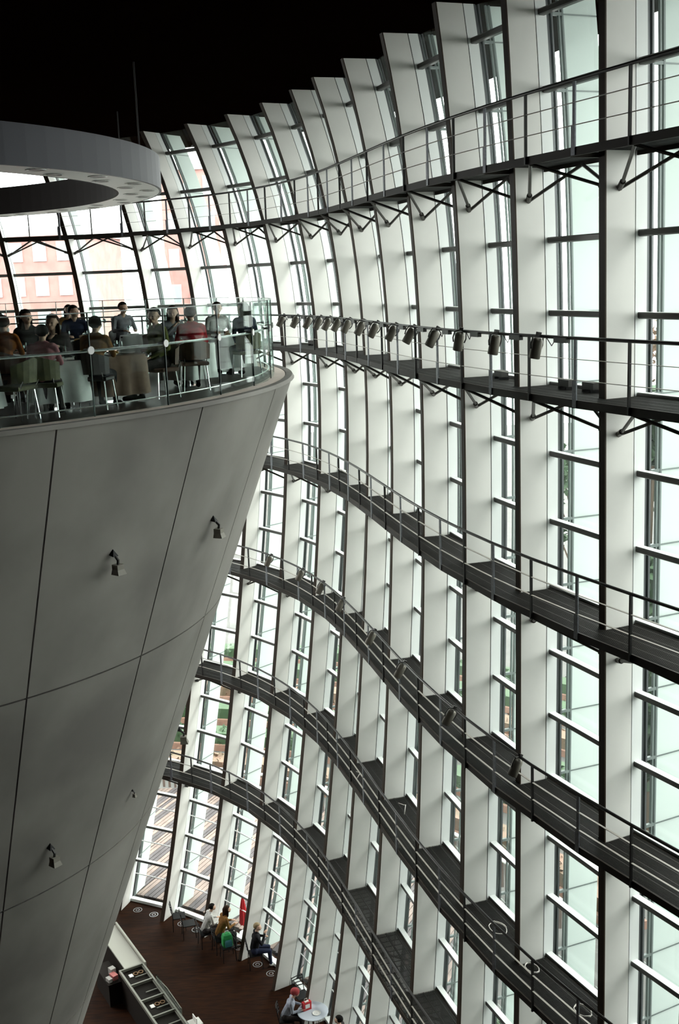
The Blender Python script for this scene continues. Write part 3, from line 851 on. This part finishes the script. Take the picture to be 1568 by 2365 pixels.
# ------------------------------------------------------------------ spotlights on the catwalk rails
def spot_proto():
    e = bpy.data.objects.new('spotlight', None); COL.objects.link(e); e.empty_display_size = .2
    b = MB()
    n = 16
    rr = []
    for zz, r in ((-.16, .078), (-.155, .085), (.10, .085), (.13, .075), (.15, .05)):
        rr.append([(r*math.cos(2*math.pi*k/n), r*math.sin(2*math.pi*k/n), zz) for k in range(n)])
    h = b.loft(rr).build('housing', 'spot_body', e, True)
    MB().cyl((0, 0, -.165), .070, .006, 16).build('lens', 'spot_dark', h)
    MB().tube([(.0, -.095, -.02), (.0, -.115, .05), (.0, -.10, .16), (.0, .0, .20), (.0, .10, .16), (.0, .115, .05), (.0, .095, -.02)], .012, 6).build('yoke', 'spot_dark', e)
    MB().box((0.0, 0, .215), .05, .07, .05).build('clamp', 'spot_dark', e)
    return e
SP = spot_proto(); sp_used = False
box_used = None
def put_spot(k, j, tilt, yaw, label, group):
    global sp_used
    o = SP if not sp_used else copy_tree(SP)
    sp_used = True
    p = FP(sj(j), ZK(k), RAIL-0.075, 0, 0.9-0.17)
    o.location = p
    x, y, tx, ty = plan(sj(j), ZK(k))
    o.rotation_euler = (math.radians(-tilt), math.radians(-6), math.atan2(ty, tx)+yaw)
    tag(o, label, 'spotlight', group)
S2 = [7.53, 7.08, 6.62, 6.22, 5.81, 5.29, 4.79, 4.19, 3.66, 3.06, 2.55, 2.01, 1.47, 0.89, 0.37]
N2 = ['first', 'second', 'third', 'fourth', 'fifth', 'sixth', 'seventh', 'eighth', 'ninth', 'tenth', 'eleventh', 'twelfth', 'thirteenth', 'fourteenth', 'fifteenth']
for i, j in enumerate(S2):
    put_spot(2, j, -30 if i < 12 else -9, random.uniform(-.2, .2), '%s canister spotlight, counting from the cone, on the spotlight-lined catwalk rail' % N2[i], 'spotlights on the second catwalk')
    # control gear clipped on the rail beside it
    p = FP(sj(j-0.17), ZK(2), RAIL-0.01, 0, 0.86)
    q = FP(sj(j-0.30), ZK(2), RAIL-0.01, 0, 0.86)
    o = empty('control_gear', tuple(p), 0, 'dark control box under the rail beside the %s spotlight from the cone' % N2[i], 'box', 'control boxes on the second catwalk')
    MB().beam((0, 0, 0), q-p, .07, .075).build('case', 'spot_dark', o)
    MB().tube([(0, 0, .0), (p-q)*0.3+Vector((0, 0, -.09)), (p-q)*0.7+Vector((0, 0, .02))], .008, 5).build('cable', 'spot_dark', o)
for i, j in enumerate([8.86, 7.86, 6.84, 6.06, 5.03, 3.79, 2.87, 1.73, 0.66]):
    put_spot(4, j, -28, random.uniform(-.3, .3), '%s canister spotlight from the cone on the fourth catwalk' % N2[i], 'spotlights on the fourth catwalk')
for i, j in enumerate([8.64, 7.5, 1.61, 0.62, 0.34]):
    p = FP(sj(j), ZK(2), 0.40); tx, ty = plan(sj(j), ZK(2))[2:]
    o = empty('ballast_box', tuple(p), math.atan2(ty, tx), '%s dark equipment box from the cone lying on the spotlight catwalk deck' % N2[i], 'box', 'equipment boxes on the second catwalk')
    MB().box((0, 0, .10), .30, .14, .11).build('case', 'spot_dark', o)
    MB().box((-.1, 0, .022), .04, .18, .04).box((.1, 0, .022), .04, .18, .04).build('foot', 'black_metal', o)
def cable(k, j, d, pts, r, label, m='cable_white'):
    p = FP(sj(j), ZK(k), d, 0, 0.03)
    tx, ty = plan(sj(j), ZK(k))[2:]
    mb = MB().tube([Vector((tx*a+ty*b, ty*a-tx*b, c)) for a, b, c in pts], r, 5)
    o = mb.build('cable', m, None, True); o.location = p
    tag(o, label, 'cable', 'loose cables on the catwalks')
def loop(n, r0, turns, h=0.02):
    return [(r0*(1+.1*math.sin(5*t))*math.cos(t), r0*.7*math.sin(t), h+0.03*i/n) for i, t in enumerate([turns*2*math.pi*q/n for q in range(n+1)])]
cable(5, 1.46, 0.2, loop(20, .22, 1.3), .009, 'looped white cable lying on the fifth catwalk below the middle of the fourth')
cable(5, 0.85, 0.1, loop(24, .16, 2.0), .009, 'coiled pale cable on the fifth catwalk near the bottom right')
cable(5, 0.26, 0.15, loop(30, .18, 2.4), .009, 'coiled pale cable on the fifth catwalk at its nearest visible end')
cable(5, 3.69, 0.2, [(-.3, 0, .02), (-.1, .1, .15), (.1, .12, .05), (.3, .05, .02)], .009, 'short white cable arching on the fifth catwalk')
cable(5, 4.6, -0.3, [(-.2, 0, .02), (.0, .15, .06), (.2, .1, .02)], .009, 'short pale cable crossing the fifth catwalk bars')

# ------------------------------------------------------------------ small lamps on the cone
def cone_lamp(ang, z, label, big=1.0):
    a = math.radians(ang); r = RZ(z)
    e = empty('wall_spotlight', (CC[0]+r*math.cos(a), CC[1]+r*math.sin(a), z), a, label, 'lamp', 'small lamps on the concrete cone')
    k = big
    MB().loft([[(-.03, -.05*k, .08*k), (-.03, .05*k, .08*k), (-.03, 0, .17*k)], [(.10*k, -.04*k, .05*k), (.10*k, .04*k, .05*k), (.06*k, 0, .13*k)]]).build('bracket', 'black_metal', e)
    MB().tube([(.06*k, 0, .08*k), (.13*k, 0, .01*k), (.12*k, 0, -.05*k)], .018*k, 6).build('arm', 'spot_dark', e)
    MB().loft([[(.12*k+u*k, w*k, zz*k) for u, w in ((-.05, -.05), (.05, -.05), (.05, .05), (-.05, .05))] for zz in (-.04, -.10)]+[[(.13*k+u*k, w*k, -.16*k) for u, w in ((-.065, -.065), (.065, -.065), (.065, .065), (-.065, .065))]]).build('head', 'spot_body', e)
    MB().box((.13*k, 0, -.163*k), .10*k, .10*k, .006).build('lens', 'lamp_hole', e)
cone_lamp(-38.2, -3.95, 'small lamp bracketed to the left of the two upper cone panels', 1.25)
cone_lamp(-20.9, -3.95, 'small lamp bracketed to the upper cone right of the middle seam', 1.25)
cone_lamp(-39.7, -9.15, 'small lamp bracketed low on the left of the cone', 1.25)
cone_lamp(-21.7, -8.95, 'tiny dark lamp low on the cone near the middle seam', 0.5)
cone_lamp(3.0, -9.0, 'small lamp peeking past the right outline of the cone', 1.25)

# ------------------------------------------------------------------ ground floor cafe
def cafe_chair_proto():
    e = bpy.data.objects.new('cafe_chair', None); COL.objects.link(e); e.empty_display_size = .2
    MB().box((0, 0, .45), .40, .40, .025).build('seat', 'black_metal', e)
    for x, yy in ((-.18, .18), (.18, .18)):
        MB().tube([(x, yy, .44), (x*1.1, yy*1.1, 0)], .012, 6).build('leg', 'black_metal', e)
    for x in (-.18, .18):
        MB().tube([(x, -.27, .92), (x, -.20, .45), (x*1.1, -.22, 0)], .013, 6).build('leg', 'black_metal', e)
    for zz in (.62, .72, .82, .90):
        yy = -.20-.07*(zz-.45)/.47
        MB().tube([(-.18, yy, zz), (0, yy-.03, zz), (.18, yy, zz)], .014, 6).build('back_slat', 'black_metal', e)
    return e
CH = cafe_chair_proto(); ch_used = False
def cafe_chair(x, y, face, label):
    global ch_used
    o = CH if not ch_used else copy_tree(CH)
    ch_used = True
    o.location = (x, y, ZF); o.rotation_euler = (0, 0, math.radians(face-90)); tag(o, label, 'chair', 'black metal chairs on the ground floor')
def cafe_seat(x, y, face, chair_label, *a, **kw):
    cafe_chair(x, y, face, chair_label)
    return person(x, y, ZF, face, *a, **kw)
cafe_chair(-5.80, 34.25, 10, 'empty black metal chair furthest left by the window')
cafe_chair(-5.42, 33.78, 15, 'empty black metal chair between the furthest one and the person in white')
GQ = 'people sitting on the ground floor'
cafe_seat(-4.80, 33.22, 25, 'black metal chair under the person in white', 'person in a white shirt with black hair bending over at the window', 'cl_pale', 'cl_dark', 'hair_black', 'short', (0.35, 'table', 0.0), group=GQ)
cafe_seat(-4.30, 32.86, 28, 'black metal chair under the person in the tan jacket', 'person in a tan brown jacket beside the one in white', 'cl_brown', 'cl_dark', 'hair_brown', 'long', (0.35, 'table', 0.0), group=GQ, scale=1.08)
cafe_seat(-3.12, 31.95, 12, 'black metal chair under the man in the dark coat', 'man with fair hair in a dark coat sitting alone by the window', 'cl_black', 'cl_navy', 'hair_fair', 'short', (0.12, 'chin', -0.4), group=GQ, shoe='shoe_white', scale=1.06)
# green backpack on its own chair
cafe_chair(-4.03, 32.40, 200, 'black metal chair holding the green bag')
bag = empty('backpack', (-4.03, 32.40, ZF+.465), 0.4, 'green and teal bag standing on a black chair', 'bag')
mat('bag_green', (0.015, 0.30, 0.07), 0.7, noise=.3, nscale=8); mat('bag_teal', (0.03, 0.16, 0.18), 0.7); mat('bag_white', (0.6, 0.65, 0.6), 0.7)
MB().loft([[(u*g, w*g, zz) for u, w in ((-.16, -.10), (-.12, -.13), (.12, -.13), (.16, -.10), (.16, .10), (.12, .13), (-.12, .13), (-.16, .10))] for zz, g in ((0, .9), (.05, 1), (.30, 1), (.40, .8), (.44, .4))]).build('sack', 'bag_green', bag)
MB().loft([[(u*g, -.13+w*g, zz) for u, w in ((-.11, -.05), (.11, -.05), (.11, .03), (-.11, .03))] for zz, g in ((.04, .9), (.08, 1), (.22, 1), (.26, .8))]).build('pocket', 'bag_teal', bag)
MB().tube([(-.06, 0, .42), (-.05, 0, .50), (.05, 0, .50), (.06, 0, .42)], .014, 6).build('handle', 'bag_white', bag)
# closed red parasol outside the glass
mat('parasol_red', (0.55, 0.012, 0.02), 0.7)
pp = Vector((-3.62, 33.78, 0))
par = empty('parasol', (pp.x, pp.y, ZF), 0, 'closed red parasol standing outside the glass behind the green bag', 'parasol')
par.scale = (.8, .8, .8)
MB().cyl((0, 0, 0), .20, .06, 16).build('base', 'white_coping', par)
MB().cyl((0, 0, .05), .018, 1.75, 8).build('pole', 'white_coping', par)
rr = []
for zz, r in ((.45, .15), (.50, .16), (1.1, .12), (1.5, .06), (1.68, .02)):
    rr.append([((r*(1+.18*math.cos(8*t)))*math.cos(t), (r*(1+.18*math.cos(8*t)))*math.sin(t), zz) for t in [2*math.pi*k/32 for k in range(32)]])
MB().loft(rr).build('canopy', 'parasol_red', par)
# round table with red gift bag, chair and guest in a red hat
mat('table_blue', (0.50, 0.55, 0.62), 0.35); mat('gift_red', (0.50, 0.015, 0.02), 0.6); mat('paper_white', (0.75, 0.74, 0.70), 0.7)
rt = empty('round_table', (-1.27, 28.58, ZF), 0, 'round pale table with a red gift bag on it near the window', 'table')
MB().lathe([(.0, .71), (.42, .71), (.44, .72), (.44, .735), (.42, .74), (.0, .74)], (0, 0, 0), 36).build('top', 'table_blue', rt)
MB().cyl((0, 0, .02), .03, .69, 10).build('column', 'chrome', rt)
for k in range(4):
    a = math.pi/4+k*math.pi/2
    MB().tube([(0, 0, .06), (.30*math.cos(a), .30*math.sin(a), .015)], .016, 6).build('foot', 'chrome', rt)
    MB().tube([(.10*math.cos(a), .10*math.sin(a), .71), (.26*math.cos(a), .26*math.sin(a), .02)], .012, 6).build('leg', 'chrome', rt)
gb = empty('gift_bag', (-1.44, 28.66, ZF+.741), 0.5, 'red paper bag with white markings on the round table', 'bag')
MB().loft([[(u*g, w*g, zz) for u, w in ((-.13, -.06), (.13, -.06), (.13, .06), (-.13, .06))] for zz, g in ((0, .95), (.24, 1))]).build('body', 'gift_red', gb)
MB().box((0, -.064, .13), .14, .006, .12).box((0, 0, .245), .12, .05, .02).build('paper', 'paper_white', gb)
for s_ in (-.045, .045): MB().tube([(-.05, s_, .23), (-.04, s_, .31), (.04, s_, .31), (.05, s_, .23)], .006, 5).build('handle', 'paper_white', gb)
pl = MB().lathe([(.01, 0), (.09, 0), (.12, .015), (.115, .019), (.08, .006), (.01, .006)], (0, 0, 0), 20).build('plate', 'china'); pl.location = (-1.16, 28.46, ZF+.741)
tag(pl, 'white plate on the round table beside the red bag', 'plate')
cafe_chair(-1.62, 29.75, -60, 'empty black metal chair behind the round table')
cafe_seat(-2.02, 28.68, 0, 'black metal chair under the guest in the red hat', 'guest in a red hat and check jacket at the round table', 'cl_check', 'cl_dark', 'hat_red', 'hat', (0.35, 'table', 0.0), group=GQ)
person(-0.50, 26.85, ZF+.405, 160, 'dark-haired person standing at the bottom edge of the picture', 'cl_dark', 'cl_dark', 'hair_black', 'short', (0.0, 'stand', 0.0), group='people on the ground floor')
# round floor grilles
mat('grille', (0.42, 0.42, 0.44), 0.35, 0.6)
for i, (x, y) in enumerate([(-7.4, 35.46), (-6.8, 35.13), (-5.76, 34.5), (-5.24, 34.11), (-3.08, 32.03), (-2.63, 31.53), (-4.3, 33.45), (-3.75, 33.0)]):
    o = empty('floor_outlet', (x, y, ZF), 0, '%s round floor outlet from the left along the foot of the windows' % ['first', 'second', 'third', 'fourth', 'seventh', 'eighth', 'fifth', 'sixth'][i], 'floor outlet', 'round outlets in the floor')
    for r in (.07, .15):
        MB().lathe([(r-.018, 0.0), (r-.018, .008), (r, .008), (r, 0.0)], (0, 0, 0), 24).build('ring', 'grille', o)
# long service counter
mat('counter_dark', (0.012, 0.009, 0.007), 0.7, spec=0.1); mat('counter_top', (0.36, 0.36, 0.31), 0.5); mat('case_frame', (0.20, 0.20, 0.17), 0.4, .3); mat('tray', (0.010, 0.008, 0.006), 0.7, spec=0.1)
mat('wood_ring', (0.22, 0.12, 0.05), 0.5); mat('box_pink', (0.40, 0.12, 0.11), 0.7); mat('box_grey', (0.30, 0.29, 0.27), 0.7)
glass_mat('guard_glass', (0.55, 0.60, 0.57), 0.08)
C0 = Vector((-6.72, 30.60, ZF)); cu = Vector((0.50, -0.866, 0)); ca = math.atan2(cu.y, cu.x)
cnt = empty('service_counter', tuple(C0), ca, 'long service counter with a pale top and open display trays beside the cone', 'counter')
# local x runs along the counter towards the viewer, y to the window side
MB().box((2.2, 0, .45), 4.4, .74, .90).build('body', 'counter_dark', cnt)
MB().box((-1.25, .08, .45), 2.5, .56, .90).build('rear_body', 'counter_dark', cnt)
MB().box((-1.25, .10, .955), 2.5, .56, .05).build('pale_top', 'counter_top', cnt)
MB().box((-1.2, .42, .55), 2.6, .05, 1.05).build('front_panel', 'counter_top', cnt)
for yy in (-.36, .36):
    MB().beam((0, yy, .98), (4.4, yy, .98), .05, .10).build('frame_rail', 'case_frame', cnt)
    MB().beam((0, yy*.88, .96), (4.4, yy*.88, .96), .02, .05).build('frame_rail', 'case_frame', cnt)
for i in range(6):
    MB().beam((0.02+i*.86, -.36, .98), (0.02+i*.86, .36, .98), .05, .08).build('divider', 'case_frame', cnt)
    if i < 5:
        MB().box((0.45+i*.86, 0, .91), .80, .68, .02).build('tray', 'tray', cnt)
        MB().beam((0.50+i*.86, -.05, .955), (0.50+i*.86, .34, .955), .03, .03).build('tray_bar', 'case_frame', cnt)
MB().box((2.0, .40, .95), 1.9, .015, .5).build('glass_guard', 'guard_glass', cnt)
mb = MB().tube([(1.05, .40, 1.0), (1.05, .40, 1.12), (1.9, .40, 1.24), (2.95, .40, 1.20), (2.95, .40, 1.0)], .012, 5); mb.build('guard_edge', 'case_frame', cnt)
def on_counter(x, y, z): 
    v = Vector((cu.x*x-cu.y*y, cu.y*x+cu.x*y, z)); return C0+v
for i, x in enumerate((.32, 1.18+.86*0, 2.04)):
    if i == 1: continue
    p = on_counter(x, -.12, .921)
    o = empty('menu_card', tuple(p), ca, 'pale card lying in the %s display tray of the counter' % ('rear' if i == 0 else 'front'), 'card', 'cards in the counter trays')
    MB().box((0, 0, .012), .17, .13, .012).build('cover', 'box_grey', o)
    MB().box((.0, 0, .021), .15, .11, .006).build('page', 'paper_white', o)
    for q in (0, 1):
        p = on_counter(x-.02, .03+.16*q, .925)
        r = MB().lathe([(.055, 0), (.055, .03), (.075, .03), (.075, 0)], (0, 0, 0), 20).build('wood_ring', 'wood_ring'); r.location = p
        tag(r, '%s wooden ring beside the card in the %s display tray' % ('nearer' if q == 0 else 'outer', 'rear' if i == 0 else 'front'), 'ring', 'rings in the counter trays')
for i, (x, y, sx, sy, sz, m, lb) in enumerate([(-.35, -.42, .22, .16, .14, 'box_pink', 'pinkish box behind the pale counter top'), (-.30, -.62, .30, .14, .20, 'box_grey', 'grey box behind the pale counter top'), (-.62, -.50, .20, .18, .12, 'box_grey', 'small grey carton behind the pale counter top')]):
    pass
shelf = empty('back_shelf', tuple(on_counter(-.5, -.55, 0)), ca, 'dark low shelf behind the pale counter top', 'shelf')
MB().box((0, 0, .35), 1.2, .40, .70).build('body', 'counter_dark', shelf); MB().box((0, 0, .715), 1.24, .44, .03).build('top', 'counter_dark', shelf)
for x, y, sx, sy, sz, m, lb in [(.35, .05, .24, .16, .13, 'box_pink', 'pinkish box on the dark shelf behind the counter'), (.12, .08, .18, .16, .20, 'box_grey', 'grey box on the dark shelf behind the counter'), (.42, -.12, .20, .12, .10, 'box_grey', 'small flat grey carton on the dark shelf behind the counter')]:
    p = on_counter(-.5+x, -.55+y, .731)
    o = empty('box', tuple(p), ca+.2, lb, 'box', 'boxes on the dark shelf')
    MB().box((0, 0, sz/2), sx, sy, sz).build('carton', m, o); MB().box((0, 0, sz+.006), sx*1.03, sy*1.03, .012).build('lid', m, o)
nb_ = empty('napkin_stand', tuple(on_counter(3.35, .62, 0)), ca, 'white stand at the front end of the counter', 'stand')
MB().box((0, 0, .45), .30, .30, .90).build('body', 'counter_dark', nb_); MB().box((0, 0, .915), .34, .34, .03).build('top', 'paper_white', nb_); MB().box((.0, .0, 1.02), .28, .02, .18).build('sign_plate', 'paper_white', nb_)
